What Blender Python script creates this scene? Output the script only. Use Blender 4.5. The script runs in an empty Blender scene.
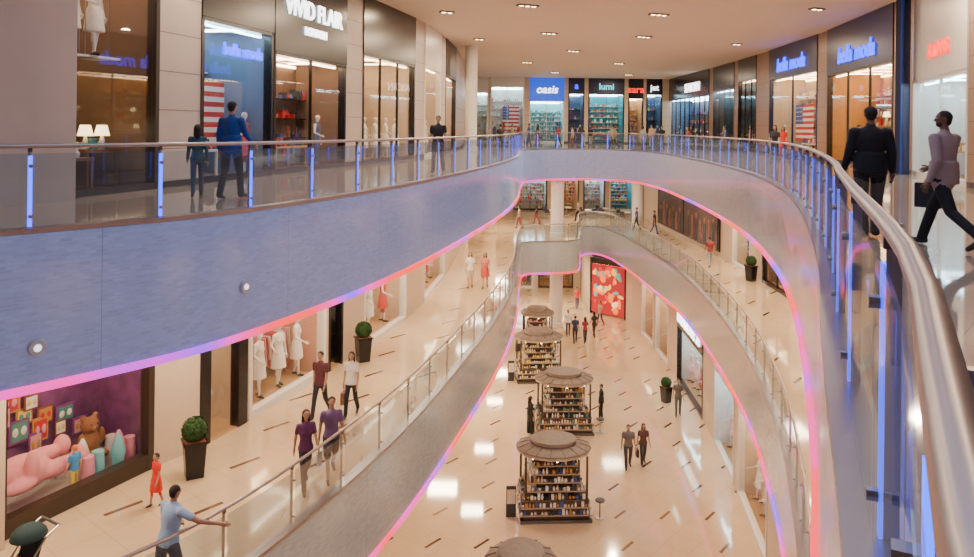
import bpy, math, random
import numpy as np
from mathutils import Vector, Matrix
random.seed(11)
R=random.Random(5)
# ------------------------------------------------------------------ image pixel frame
F=760.0; CX=487.0; V0=127.0; TH=0.012; E=1.5
Z2,Z1,Z0=0.0,-6.1,-12.4
FD=2.05   # slab/fascia depth
CEIL=6.5
def pixel_to_plane(u,v,z):  # back-projects image pixel coordinates onto a level plane
    a=(u-CX)/F; b=-(v-V0)/F; c,s=math.cos(TH),math.sin(TH)
    X=c*a-s*b; Zd=s*a+c*b
    t=(z-E)/Zd
    return (X*t,t)
# ------------------------------------------------------------------ materials
MATS={}
def M(name,col,rough=.5,metal=0.0,emit=None,es=0.0,var=.06,scale=5.0,coat=0.0,bump=0.0):
    if name in MATS: return MATS[name]
    m=bpy.data.materials.new(name); m.use_nodes=True
    nt=m.node_tree; b=nt.nodes['Principled BSDF']
    b.inputs['Roughness'].default_value=rough; b.inputs['Metallic'].default_value=metal
    b.inputs['Coat Weight'].default_value=coat
    tc=nt.nodes.new('ShaderNodeTexCoord'); no=nt.nodes.new('ShaderNodeTexNoise')
    no.inputs['Scale'].default_value=scale; nt.links.new(tc.outputs['Object'],no.inputs['Vector'])
    mx=nt.nodes.new('ShaderNodeMix'); mx.data_type='RGBA'
    mx.inputs['A'].default_value=[max(0,c*(1-var)) for c in col[:3]]+[1]
    mx.inputs['B'].default_value=[min(1,c*(1+var)) for c in col[:3]]+[1]
    nt.links.new(no.outputs['Fac'],mx.inputs['Factor'])
    nt.links.new(mx.outputs['Result'],b.inputs['Base Color'])
    if bump>0:
        bp=nt.nodes.new('ShaderNodeBump'); bp.inputs['Strength'].default_value=bump
        nt.links.new(no.outputs['Fac'],bp.inputs['Height']); nt.links.new(bp.outputs['Normal'],b.inputs['Normal'])
    if emit:
        b.inputs['Emission Color'].default_value=list(emit)+[1]; b.inputs['Emission Strength'].default_value=es
    MATS[name]=m; return m
def nodes(m): return m.node_tree.nodes, m.node_tree.links
def glass_mat(name,tint,base=.06,rough=.02,frost=0.0,mul=.5):
    m=bpy.data.materials.new(name); m.use_nodes=True; n,l=nodes(m); n.clear()
    o=n.new('ShaderNodeOutputMaterial'); t=n.new('ShaderNodeBsdfTransparent'); t.inputs[0].default_value=list(tint)+[1]
    g=n.new('ShaderNodeBsdfGlossy'); g.inputs['Roughness'].default_value=rough
    lw=n.new('ShaderNodeLayerWeight'); lw.inputs[0].default_value=.25
    ma=n.new('ShaderNodeMath'); ma.operation='MULTIPLY_ADD'; ma.inputs[1].default_value=mul; ma.inputs[2].default_value=base
    mx=n.new('ShaderNodeMixShader'); l.new(lw.outputs['Fresnel'],ma.inputs[0]); l.new(ma.outputs[0],mx.inputs[0])
    l.new(t.outputs[0],mx.inputs[1]); l.new(g.outputs[0],mx.inputs[2])
    last=mx
    if frost>0:
        d=n.new('ShaderNodeBsdfDiffuse'); d.inputs[0].default_value=(.5,.6,.7,1)
        m2=n.new('ShaderNodeMixShader'); m2.inputs[0].default_value=frost
        l.new(mx.outputs[0],m2.inputs[1]); l.new(d.outputs[0],m2.inputs[2]); last=m2
    l.new(last.outputs[0],o.inputs[0]); return m
GLASS=glass_mat('shop_glass',(.97,.98,.98),.01,mul=.10)
RGLASS=glass_mat('railing_glass',(.84,.90,.94),.02,.03,.03,mul=.30)
def math_node(n,l,op,a,b=None):
    k=n.new('ShaderNodeMath'); k.operation=op
    for i,x in enumerate((a,b)):
        if x is None: continue
        if isinstance(x,(int,float)): k.inputs[i].default_value=x
        else: l.new(x,k.inputs[i])
    return k.outputs[0]
def floor_mat(name,col,dash=True,rough=.075):
    m=bpy.data.materials.new(name); m.use_nodes=True; n,l=nodes(m); b=n['Principled BSDF']
    tc=n.new('ShaderNodeTexCoord'); mp=n.new('ShaderNodeMapping'); mp.inputs['Rotation'].default_value=(0,0,math.radians(-50))
    l.new(tc.outputs['Object'],mp.inputs['Vector'])
    sp=n.new('ShaderNodeSeparateXYZ'); l.new(mp.outputs[0],sp.inputs[0])
    no=n.new('ShaderNodeTexNoise'); no.inputs['Scale'].default_value=.7; no.inputs['Detail'].default_value=5; l.new(tc.outputs['Object'],no.inputs['Vector'])
    mx=n.new('ShaderNodeMix'); mx.data_type='RGBA'; l.new(no.outputs['Fac'],mx.inputs['Factor'])
    mx.inputs['A'].default_value=[c*.88 for c in col]+[1]; mx.inputs['B'].default_value=[min(1,c*1.1) for c in col]+[1]
    cur=mx.outputs['Result']
    bt=n.new('ShaderNodeTexBrick'); bt.offset=0.0; bt.inputs['Scale'].default_value=1.0
    bt.inputs['Brick Width'].default_value=.9; bt.inputs['Row Height'].default_value=.9; bt.inputs['Mortar Size'].default_value=.006
    l.new(mp.outputs[0],bt.inputs['Vector'])
    m1=n.new('ShaderNodeMix'); m1.data_type='RGBA'; l.new(bt.outputs['Fac'],m1.inputs['Factor']); l.new(cur,m1.inputs['A'])
    m1.inputs['B'].default_value=[c*.72 for c in col]+[1]; cur=m1.outputs['Result']
    if dash:
        ry=math_node(n,l,'DIVIDE',sp.outputs[1],1.25); row=math_node(n,l,'FLOOR',ry); fy=math_node(n,l,'FRACT',ry)
        off=math_node(n,l,'MULTIPLY',row,.381); ax=math_node(n,l,'DIVIDE',sp.outputs[0],2.7); ax=math_node(n,l,'ADD',ax,off)
        fx=math_node(n,l,'FRACT',ax); cellx=math_node(n,l,'FLOOR',ax)
        c1=math_node(n,l,'LESS_THAN',fx,.28); c2=math_node(n,l,'LESS_THAN',fy,.085)
        wn=n.new('ShaderNodeTexWhiteNoise'); wn.noise_dimensions='2D'; cb=n.new('ShaderNodeCombineXYZ'); l.new(cellx,cb.inputs[0]); l.new(row,cb.inputs[1]); l.new(cb.outputs[0],wn.inputs['Vector'])
        c3=math_node(n,l,'LESS_THAN',wn.outputs['Value'],.8)
        k=math_node(n,l,'MULTIPLY',math_node(n,l,'MULTIPLY',c1,c2),c3)
        cr=n.new('ShaderNodeValToRGB'); l.new(wn.outputs['Value'],cr.inputs[0])
        cr.color_ramp.elements[0].color=(.02,.01,.01,1); cr.color_ramp.elements[1].color=(.32,.18,.08,1)
        e=cr.color_ramp.elements.new(.45); e.color=(.07,.03,.025,1)
        m2=n.new('ShaderNodeMix'); m2.data_type='RGBA'; l.new(k,m2.inputs['Factor']); l.new(cur,m2.inputs['A']); l.new(cr.outputs[0],m2.inputs['B']); cur=m2.outputs['Result']
    l.new(cur,b.inputs['Base Color']); b.inputs['Roughness'].default_value=rough; b.inputs['Specular IOR Level'].default_value=1.0; b.inputs['IOR'].default_value=1.6
    return m
FLOORM=floor_mat('polished_marble_dashes',(.62,.46,.28))
FLOORU=floor_mat('polished_marble_upper',(.44,.36,.28),False,.05)
def fascia_mat(name,colR,colL,es,s0=50,s1=72):
    m=bpy.data.materials.new(name); m.use_nodes=True; n,l=nodes(m); b=n['Principled BSDF']
    uv=n.new('ShaderNodeUVMap'); uv.uv_map='UVMap'
    sp=n.new('ShaderNodeSeparateXYZ'); l.new(uv.outputs[0],sp.inputs[0])
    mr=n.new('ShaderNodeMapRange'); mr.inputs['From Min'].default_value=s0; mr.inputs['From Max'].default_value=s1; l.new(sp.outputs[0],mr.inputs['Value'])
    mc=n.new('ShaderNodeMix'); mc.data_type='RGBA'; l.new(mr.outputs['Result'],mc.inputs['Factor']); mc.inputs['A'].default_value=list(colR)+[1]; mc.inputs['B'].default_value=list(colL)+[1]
    bt=n.new('ShaderNodeTexBrick'); bt.offset=0; bt.inputs['Scale'].default_value=1; bt.inputs['Brick Width'].default_value=3.6; bt.inputs['Row Height'].default_value=3.0; bt.inputs['Mortar Size'].default_value=.006
    bt.inputs['Color1'].default_value=(1,1,1,1); bt.inputs['Color2'].default_value=(1,1,1,1); bt.inputs['Mortar'].default_value=(.6,.6,.6,1)
    l.new(uv.outputs[0],bt.inputs['Vector'])
    vo=n.new('ShaderNodeTexBrick'); vo.inputs['Scale'].default_value=1; vo.inputs['Brick Width'].default_value=.16; vo.inputs['Row Height'].default_value=.05; vo.inputs['Mortar Size'].default_value=.01
    vo.inputs['Color1'].default_value=(.86,.86,.86,1); vo.inputs['Color2'].default_value=(1.12,1.12,1.12,1); vo.inputs['Mortar'].default_value=(1,1,1,1)
    l.new(uv.outputs[0],vo.inputs['Vector'])
    def mul(a,b_):
        k=n.new('ShaderNodeMix'); k.data_type='RGBA'; k.blend_type='MULTIPLY'; k.inputs['Factor'].default_value=1; l.new(a,k.inputs['A']); l.new(b_,k.inputs['B']); return k.outputs['Result']
    c=mul(mul(mc.outputs['Result'],bt.outputs['Color']),vo.outputs['Color'])
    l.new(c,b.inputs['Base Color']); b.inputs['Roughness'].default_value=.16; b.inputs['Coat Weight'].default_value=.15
    l.new(c,b.inputs['Emission Color']); b.inputs['Emission Strength'].default_value=es  # added glow in the panel colour; the panels are no lamps
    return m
FASC2=fascia_mat('glass_panel_added_glow',(.27,.23,.24),(.20,.26,.49),.38)  # bluish light on the left run put into colour and glow
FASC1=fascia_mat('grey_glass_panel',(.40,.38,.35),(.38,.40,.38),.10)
def neon_mat(name,cols,s):
    m=bpy.data.materials.new(name); m.use_nodes=True; n,l=nodes(m); b=n['Principled BSDF']
    uv=n.new('ShaderNodeUVMap'); uv.uv_map='UVMap'; mp=n.new('ShaderNodeMapping'); mp.inputs['Scale'].default_value=(.22,0,0)
    l.new(uv.outputs[0],mp.inputs[0]); no=n.new('ShaderNodeTexNoise'); no.inputs['Scale'].default_value=1; no.inputs['Detail'].default_value=2; l.new(mp.outputs[0],no.inputs[0])
    cr=n.new('ShaderNodeValToRGB'); l.new(no.outputs['Fac'],cr.inputs[0])
    ps=[.38,.47,.53,.62]
    cr.color_ramp.elements[0].position=ps[0]; cr.color_ramp.elements[0].color=cols[0]+(1,)
    cr.color_ramp.elements[1].position=ps[3]; cr.color_ramp.elements[1].color=cols[3]+(1,)
    for i in (1,2):
        e=cr.color_ramp.elements.new(ps[i]); e.color=cols[i]+(1,)
    l.new(cr.outputs[0],b.inputs['Emission Color']); b.inputs['Emission Strength'].default_value=s
    b.inputs['Base Color'].default_value=(.2,.05,.1,1); return m
NEON=neon_mat('led_strip_pink_red',[(.15,.03,1),(.9,.015,.42),(1,.008,.06),(1,.045,.01)],2.3)
STEEL=M('brushed_steel',(.40,.36,.34),.33,1.0)
DSTEEL=M('dark_steel',(.16,.16,.17),.3,1.0)
BLUELED=M('blue_led_strip',(.03,.06,.5),.4,0,(.02,.08,1.0),4.0)
CEILM=M('ceiling_paint',(.76,.63,.53),.7)
WALLM=M('beige_stone_wall',(.47,.39,.34),.4,var=.1,scale=1.5)
WALLC=M('cream_wall',(.60,.47,.34),.45,var=.05)
BLACK=M('black_gloss_panel',(.008,.007,.009),.25)
DBROWN=M('dark_brown_frame',(.035,.022,.016),.35)
WHITE=M('white_lacquer',(.75,.73,.70),.35)
NAVY=M('navy_panel',(.012,.02,.07),.3)
WOOD=M('walnut_wood',(.22,.10,.04),.4,var=.25,scale=9)
LWOOD=M('light_wood',(.48,.28,.13),.4,var=.2,scale=9)
LITE=M('shop_ceiling_light_warm',(1,1,1),.5,0,(1,.72,.42),13)
LITEC=M('shop_ceiling_light_cool',(1,1,1),.5,0,(.6,.88,1),16)
LITED=M('shop_ceiling_light_amber',(1,1,1),.5,0,(1,.68,.42),16)
SIGNW=M('sign_white',(1,1,1),.5,0,(.9,.95,1),4.0)
SIGNB=M('sign_blue_neon',(.01,.03,.8),.5,0,(.01,.04,1),4.0)
SIGNR=M('sign_red',(1,.02,.01),.5,0,(1,.015,.008),2.5)
SIGNT=M('sign_teal',(.05,.6,.7),.5,0,(.05,.7,.95),2.0)
GOODS=[M('goods_%02d'%i,c,.5) for i,c in enumerate([(.55,.03,.03),(.65,.55,.42),(.04,.04,.05),(.05,.10,.35),(.5,.26,.06),(.65,.30,.35),(.08,.28,.22),(.75,.6,.15),(.25,.08,.05),(.8,.78,.72),(.22,.05,.25),(.7,.2,.03)])]
# ------------------------------------------------------------------ mesh builder
class MB:
    def __init__(s,T=None):
        s.v=[];s.f=[];s.m=[];s.uv=[];s.mats=[];s.T=T
    def mi(s,mat):
        if mat not in s.mats: s.mats.append(mat)
        return s.mats.index(mat)
    def add(s,pts):
        b=len(s.v)
        for p in pts:
            p=Vector(p); s.v.append(tuple(s.T(p)) if s.T else tuple(p))
        return b
    def face(s,idx,mat,uv=None):
        s.f.append(idx); s.m.append(s.mi(mat)); s.uv.append(uv)
    def box(s,c,sz,mat,rz=0,taper=1.0,rot=None):
        x,y,z=[q/2 for q in sz]; pts=[]
        for k,(dz,t) in enumerate(((-z,1),(z,taper))):
            for dx,dy in((-x,-y),(x,-y),(x,y),(-x,y)):
                p=Vector((dx*t,dy*t,dz))
                if rz: p=Matrix.Rotation(rz,3,'Z')@p
                if rot: p=rot@p
                pts.append(Vector(c)+p)
        b=s.add(pts)
        for q in((0,3,2,1),(4,5,6,7),(0,1,5,4),(1,2,6,5),(2,3,7,6),(3,0,4,7)): s.face([b+i for i in q],mat)
    def cyl(s,a,b,ra,rb,mat,n=10,caps=True):
        a=Vector(a);b=Vector(b);d=(b-a)
        if d.length<1e-6: return
        d.normalize(); up=Vector((0,0,1)) if abs(d.z)<.9 else Vector((1,0,0))
        x=d.cross(up).normalized(); y=d.cross(x)
        P=[]
        for c,r in((a,ra),(b,rb)):
            for i in range(n):
                t=2*math.pi*i/n; P.append(c+x*(r*math.cos(t))+y*(r*math.sin(t)))
        k=s.add(P)
        for i in range(n):
            j=(i+1)%n; s.face([k+i,k+j,k+n+j,k+n+i],mat)
        if caps:
            s.face([k+i for i in range(n)][::-1],mat); s.face([k+n+i for i in range(n)],mat)
    def ell(s,c,r,mat,nu=12,nv=8,rot=None,fn=None):
        if isinstance(r,(int,float)): r=(r,r,r)
        P=[]
        for j in range(nv+1):
            ph=math.pi*j/nv
            for i in range(nu):
                t=2*math.pi*i/nu
                p=Vector((r[0]*math.sin(ph)*math.cos(t),r[1]*math.sin(ph)*math.sin(t),r[2]*math.cos(ph)))
                if fn: p=fn(p)
                if rot: p=rot@p
                P.append(Vector(c)+p)
        k=s.add(P)
        for j in range(nv):
            for i in range(nu):
                i2=(i+1)%nu
                a,b_,c_,d_=k+j*nu+i,k+j*nu+i2,k+(j+1)*nu+i2,k+(j+1)*nu+i
                s.face([a,d_,c_,b_],mat)
    def lathe(s,c,prof,mat,n=20,sx=1,sy=1,rz=0):
        P=[]
        for r,z in prof:
            for i in range(n):
                t=2*math.pi*i/n+rz; P.append(Vector(c)+Vector((r*sx*math.cos(t),r*sy*math.sin(t),z)))
        k=s.add(P)
        for j in range(len(prof)-1):
            for i in range(n):
                i2=(i+1)%n; s.face([k+j*n+i,k+j*n+i2,k+(j+1)*n+i2,k+(j+1)*n+i],mat)
        s.face([k+i for i in range(n)][::-1],mat); s.face([k+(len(prof)-1)*n+i for i in range(n)],mat)
    def capsule(s,a,b,ra,rb,mat,n=12):
        s.cyl(a,b,ra,rb,mat,n); s.ell(a,ra,mat,n,8); s.ell(b,rb,mat,n,8)
    def sweep(s,pts,prof,mat,closed=True):
        n=len(prof); k=len(s.v)
        for (x,y,nx,ny,q) in pts: s.add([(x+nx*o,y+ny*o,z) for o,z in prof])
        rng=range(n) if closed else range(n-1)
        for i in range(len(pts)-1):
            for j in rng:
                j2=(j+1)%n
                s.face([k+i*n+j,k+(i+1)*n+j,k+(i+1)*n+j2,k+i*n+j2],mat,[(pts[i][4],prof[j][1]),(pts[i+1][4],prof[j][1]),(pts[i+1][4],prof[j2][1]),(pts[i][4],prof[j2][1])])
    def obj(s,name,smooth=True,parent=None,loc=None):
        me=bpy.data.meshes.new(name); me.from_pydata(s.v,[],s.f)
        for m in s.mats: me.materials.append(m)
        me.polygons.foreach_set('material_index',s.m)
        uvl=me.uv_layers.new(name='UVMap')
        if any(u is not None for u in s.uv):
            for pi,p in enumerate(me.polygons):
                u=s.uv[pi]
                if u:
                    for a,lp in enumerate(p.loop_indices): uvl.data[lp].uv=u[a]
        me.update()
        if smooth:
            me.shade_smooth(); me.set_sharp_from_angle(angle=math.radians(38))
        o=bpy.data.objects.new(name,me); bpy.context.collection.objects.link(o)
        if loc: o.location=loc
        if parent: o.parent=parent
        return o
def catmull(P,step=.5):
    P=[Vector((p[0],p[1])) for p in P]; out=[]
    Q=[P[0]*2-P[1]]+P+[P[-1]*2-P[-2]]
    for i in range(1,len(Q)-2):
        p0,p1,p2,p3=Q[i-1:i+3]; n=max(2,int((p2-p1).length/step))
        for k in range(n):
            t=k/n
            out.append(.5*((2*p1)+(p2-p0)*t+(2*p0-5*p1+4*p2-p3)*t*t+(3*p1-p0-3*p2+p3)*t**3))
    out.append(P[-1]); return out
def frame(pts):
    res=[];s=0
    for i,p in enumerate(pts):
        a=pts[max(0,i-1)];b=pts[min(len(pts)-1,i+1)]; d=(b-a).normalized()
        if i: s+=(p-pts[i-1]).length
        res.append((p.x,p.y,d.y,-d.x,s))
    return res
def at_s(fr,s):
    for i in range(len(fr)-1):
        if fr[i+1][4]>=s:
            t=(s-fr[i][4])/(fr[i+1][4]-fr[i][4]); return tuple(fr[i][k]*(1-t)+fr[i+1][k]*t for k in range(5))
    return fr[-1]
# ------------------------------------------------------------------ atrium edge (plan, metres)
ER=[(-5,-7),(-2.2,-4),(-.45,-1),(.36,.6),(1.13,2.09),(2.05,4.3),(2.85,6.2),(3.75,8.3),(5.1,11.8),(6.3,15.2),(7.55,19.3),(8.95,25.6),(9.9,33),(10.4,40)]
EL=[(2.5,50),(2.0,46.5),(1.4,37.5),(.53,30.9),(-.85,24),(-2.13,18.6),(-3.54,14.4),(-4.55,12.2),(-5.5,10.95),(-6.5,9.85),(-8.5,7.8),(-11,5.5),(-14,3)]
EDGES={2:ER+[(10.6,46),(10.0,51),(8,53),(6,53),(4,52.3)]+EL, 1:ER+[(10.2,46),(9.9,52),(9.3,57),(8.2,58.8),(7.1,57.5),(6.6,54),(6.0,51.3),(4.4,50.6)]+EL}
EFS={k:frame(catmull(v,.45)) for k,v in EDGES.items()}
EF=EFS[2]
def slab(name,z,fm,th,lv):
    outer=[(-26,3),(-26,92),(32,92),(32,-7)]
    P=[(p[0],p[1]) for p in EFS[lv]]+outer; n=len(P)
    mb=MB(); k=mb.add([(x,y,z) for x,y in P]); mb.face(list(range(k,k+n))[::-1],fm)
    k=mb.add([(x,y,z-th) for x,y in P]); mb.face(list(range(k,k+n)),CEILM)
    for i in range(n):
        j=(i+1)%n; mb.face([i,j,n+j,n+i],CEILM)
    return mb.obj(name,False)
slab('floor_upper',Z2,FLOORU,FD-.02,2)
slab('floor_middle',Z1,FLOORM,FD-.02,1)
mb=MB(); mb.box((3,40,Z0-.1),(70,110,.2),FLOORM); mb.obj('floor_ground',False)
mb=MB(); mb.box((3,40,CEIL+.1),(70,110,.2),CEILM); mb.obj('ceiling',False)
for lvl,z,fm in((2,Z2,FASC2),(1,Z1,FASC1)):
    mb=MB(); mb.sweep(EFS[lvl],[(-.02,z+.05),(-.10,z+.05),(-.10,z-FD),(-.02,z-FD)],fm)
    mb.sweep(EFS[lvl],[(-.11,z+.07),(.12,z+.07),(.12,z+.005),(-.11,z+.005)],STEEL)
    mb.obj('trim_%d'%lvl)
    mb=MB(); mb.sweep(EFS[lvl],[(-.09,z-FD+.03),(-.15,z-FD+.02),(-.16,z-FD-.08),(-.0,z-FD-.08)],NEON)
    mb.obj('led_strip_light')
def railing(name,z,led,EF):
    L=EF[-1][4]; mb=MB(); H=1.17
    prof=[(.03+.032*math.cos(t*math.pi/5),z+H+.032*math.sin(t*math.pi/5)) for t in range(10)]
    mb.sweep(EF,prof,STEEL)
    s=.9
    while s<L:
        x,y,nx,ny,_=at_s(EF,s); a=math.atan2(ny,nx)
        c=Vector((x+nx*.05,y+ny*.05,0))
        mb.box((c.x,c.y,z+H/2+.02),(.05,.022,H-.02),STEEL,rz=a)
        mb.box((x+nx*.03,y+ny*.03,z+H-.05),(.03,.05,.06),DSTEEL,rz=a)
        mb.cyl((x-nx*.03,y-ny*.03,z+.9),(x+nx*.05,y+ny*.05,z+.9),.025,.025,STEEL,8)
        mb.cyl((x-nx*.03,y-ny*.03,z+.22),(x+nx*.05,y+ny*.05,z+.22),.025,.025,STEEL,8)
        if led: mb.box((x+nx*.015,y+ny*.015,z+.56),(.014,.055,.96),BLUELED,rz=a)
        s+=1.8
    s=.93
    while s<L-1.8:
        a=[at_s(EF,s+q*1.74) for q in(0,.25,.5,.75,1)]
        mb.sweep(a,[(-.012,z+.05),(-.012,z+1.07),(-.0,z+1.07),(-.0,z+.05)],RGLASS)
        s+=1.8
    return mb.obj(name)
railing('glass_railing',Z2,True,EFS[2]); railing('glass_railing',Z1,False,EFS[1])
def fascia_light(u,v):
    best=None
    for p in EF:
        if p[4]<60: continue
        X,Y=p[0],p[1]
        uu=CX+F*X/Y if Y>1 else -999
        if best is None or abs(uu-u)<best[0]: best=(abs(uu-u),p)
    p=best[1]; z=E-(v-V0+ (CX-u)*TH)/F*p[1]
    mb=MB(); a=(p[0]-p[2]*.09,p[1]-p[3]*.09,z); b=(p[0]-p[2]*.15,p[1]-p[3]*.15,z); c=(p[0]-p[2]*.17,p[1]-p[3]*.17,z)
    mb.cyl(a,b,.12,.105,M('fixture_grey',(.45,.48,.55),.4),24); mb.cyl(b,c,.05,.04,M('lens_white',(1,1,1),.2,0,(.9,.95,1),1.5),20)
    mb.obj('wall_spotlight')
fascia_light(44,346); fascia_light(250,286)
# ------------------------------------------------------------------ text
def text(s,pos,right,up,size,mat,parent=None,name='sign_lettering',ext=.03,align='CENTER',shear=0):
    c=bpy.data.curves.new(name,'FONT'); c.body=s; c.size=size; c.extrude=ext; c.align_x=align; c.align_y='CENTER'; c.shear=shear; c.offset=.008
    c.materials.append(mat); o=bpy.data.objects.new(name,c); bpy.context.collection.objects.link(o)
    r=Vector(right).normalized(); u=Vector(up).normalized(); n=r.cross(u)
    m=Matrix((r,u,n)).transposed().to_4x4(); m.translation=Vector(pos); o.matrix_world=m
    if parent: o.parent=parent
    return o
# ------------------------------------------------------------------ people
def person(name,x,y,z,face=180,H=1.75,top=(.2,.2,.3),bottom=(.03,.03,.04),skin=(.42,.24,.15),hair=(.02,.012,.01),sleeve='short',legs='pants',
           stride=22,arm=None,hairlong=False,shoe=(.03,.03,.03),female=False,turn=0,bag=None,beard=False,vox=.02,mann=False,seated=False,child=False,lean=0,bulk=1.0,pack=None):
    key=lambda p,c:M('%s_%02d_%02d_%02d'%(p,int(c[0]*99),int(c[1]*99),int(c[2]*99)),c,.75 if p!='skin' else .5,scale=14,var=.12)
    mt=dict(skin=key('skin',skin),top=key('fabric',top),bottom=key('fabric',bottom),shoe=key('shoe',shoe),hair=key('hair',hair))
    if mann: mt['skin']=WHITE
    k=H/1.75; W=.90 if female else 1.0; hs=1.18 if child else 1.0
    pr=[]
    A=lambda a,b,ra,rb,t: pr.append((Vector(a),Vector(b),ra,rb,t))
    LN=math.radians(lean)
    hands=[]
    for sd in(-1,1):
        if seated: th,fx=math.radians(85),math.radians(85)
        else:
            th=math.radians(stride*(1 if sd>0 else -1)+ (3 if stride else 0)); fx=math.radians(abs(stride)*(.25 if sd*stride>0 else 1.1)+3)
        hip=Vector((sd*.092*W,0,.90)); kn=hip+Vector((sd*.01,math.sin(th),-math.cos(th)))*.42
        sh=th-fx; an=kn+Vector((0,math.sin(sh),-math.cos(sh)))*.41
        p=legs in('pants',)
        A(hip,kn,.090*W if p else .082*W,.066 if p else .055,'bottom' if legs in('pants','shorts') else 'skin')
        A(kn,an,.064 if p else .052,.056 if p else .034,'bottom' if p else 'skin')
        if not p:
            cm=kn.lerp(an,.3)+Vector((0,-.012,0)); A(cm,cm+Vector((0,0,-.06)),.052,.045,'skin')
            if legs=='shorts': A(hip,hip.lerp(kn,.85),.098,.086,'bottom')
        tilt=min(0,sh)*.8; fd=Vector((sd*.12,math.cos(tilt),math.sin(tilt)))
        A(an+Vector((0,-.035,-.045)),an+Vector((0,.02,-.04)),.038,.042,'shoe'); A(an+Vector((0,.0,-.05)),an+fd*.15+Vector((0,0,-.055)),.042,.032,'shoe')
        if arm and sd in arm: sw,ab,el=arm[sd]
        else: sw,ab,el=(-stride*.9*(1 if sd>0 else -1),9,18)
        sw,ab,el=map(math.radians,(sw,ab,el))
        s0=Vector((sd*.175*W,-0.005,1.405)); d=Vector((sd*math.sin(ab),math.cos(ab)*math.sin(sw),-math.cos(ab)*math.cos(sw)))
        e0=s0+d*.285; sw2=sw+el; ab2=ab*.6; d2=Vector((sd*math.sin(ab2),math.cos(ab2)*math.sin(sw2),-math.cos(ab2)*math.cos(sw2)))
        w0=e0+d2*.25
        long=sleeve=='long'
        g=.012 if sleeve!='none' else 0
        A(s0,e0,.052*W+(g if long else 0),.040*W+(g if long else 0),'top' if long else 'skin')
        if sleeve=='short': A(s0,s0.lerp(e0,.55),.062*W,.058*W,'top')
        A(s0+Vector((-sd*.02,0,0)),s0,.06*W,.058*W,'top' if sleeve!='none' else 'skin')
        A(e0,w0,.040*W+(.010 if long else 0),.027+(.012 if long else 0),'top' if long else 'skin')
        A(w0,w0+d2*.075,.027,.034,'skin')
        hands.append((sd,w0+d2*.06,d2))
    rings=[(.80,.10,.085),(.86,.158,.11),(.93,.172*(1.03 if female else 1),.122),(1.02,.155*W,.112),(1.12,.142*W,.102),(1.22,.158*W,.115),(1.31,.172*W,.12),(1.39,.17*W,.105),(1.445,.13*W,.082),(1.48,.065,.06)]
    pm=MB(); m0=WHITE; P=[]; n=16
    for (zz,rx,ry) in rings:
        for i in range(n):
            t=2*math.pi*i/n; P.append((rx*math.cos(t),ry*math.sin(t),zz))
    b=pm.add(P)
    for j in range(len(rings)-1):
        for i in range(n):
            i2=(i+1)%n; pm.face([b+j*n+i,b+j*n+i2,b+(j+1)*n+i2,b+(j+1)*n+i],m0)
    pm.face([b+i for i in range(n)][::-1],m0); pm.face([b+(len(rings)-1)*n+i for i in range(n)],m0)
    tags=[]
    belt=.93 if legs in('pants','shorts') else 1.05
    for (zz,rx,ry) in rings:
        t='bottom' if zz<belt else 'top'
        if zz>1.47: t='skin'
        tags.append((Vector((-(rx-ry),0,zz)),Vector((rx-ry,0,zz)),ry,ry,t))
    if legs in('skirt','dress'):
        hem=.50 if legs=='dress' else .56
        prof=[(.16,1.0),(.185,.88),(.21,.72),(.24,hem)]
        pm.lathe((0,0,0),prof[::-1],m0,18,1,.82)
        for r,zz in prof: tags.append((Vector((-.02,0,zz)),Vector((.02,0,zz)),r*.9,r*.9,'bottom'))
    if female:
        for sd in(-1,1): A((sd*.07,.075,1.28),(sd*.07,.085,1.27),.05,.05,'top')
    if sleeve=='long' and not female:
        pm.lathe((0,0,0),[(.182,.84),(.183,.95),(.172,1.12)],m0,18,1,.76)
        for zz in(.84,.95,1.05): tags.append((Vector((-.05,0,zz)),Vector((.05,0,zz)),.135,.135,'top'))
    A((0,-.01,1.46),(0,.005,1.56),.054*W,.05*W,'skin')
    RT=Matrix.Rotation(math.radians(turn),3,'Z'); hc=Vector((0,.015,1.645))
    def hp(v): return hc+RT@(Vector(v)*hs)
    A(hp((0,-.012,.02)),hp((0,.008,.02)),.082*hs,.078*hs,'skin'); A(hp((0,.028,-.05)),hp((0,.03,-.062)),.05*hs,.043*hs,'skin'); A(hp((0,.0,-.02)),hp((0,.02,-.035)),.068*hs,.06*hs,'skin')
    A(hp((0,.085,.005)),hp((0,.102,-.018)),.010,.015,'skin')
    for sd in(-1,1): A(hp((sd*.076,-.005,.005)),hp((sd*.08,-.008,-.02)),.013,.011,'skin')
    for (a,b_,ra,rb,t) in pr: pm.capsule(a,b_,ra,rb,m0,10)
    tmp=pm.obj('tmp',False)
    md=tmp.modifiers.new('r','REMESH'); md.mode='VOXEL'; md.voxel_size=vox; md.adaptivity=0
    ms=tmp.modifiers.new('s','SMOOTH'); ms.factor=.5; ms.iterations=2
    dg=bpy.context.evaluated_depsgraph_get(); ev=tmp.evaluated_get(dg); me=bpy.data.meshes.new_from_object(ev)
    bpy.data.objects.remove(tmp)
    nv=len(me.vertices); co=np.empty(nv*3); me.vertices.foreach_get('co',co); co=co.reshape(-1,3)
    pc=np.empty(len(me.polygons)*3); me.polygons.foreach_get('center',pc); pc=pc.reshape(-1,3)
    allp=pr+tags; best=np.full(len(pc),1e9); tg=np.zeros(len(pc),int); names=['skin','top','bottom','shoe','hair']
    for (a,b_,ra,rb,t) in allp:
        a=np.array(a);d=np.array(b_)-a; L=max(d@d,1e-9); q=np.clip(((pc-a)@d)/L,0,1)
        dist=np.linalg.norm(pc-(a+q[:,None]*d),axis=1)-(ra+(rb-ra)*q)
        w=dist<best; best[w]=dist[w]; tg[w]=names.index(t)
    out=MB(); out.mats=[mt[q] for q in names]
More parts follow.
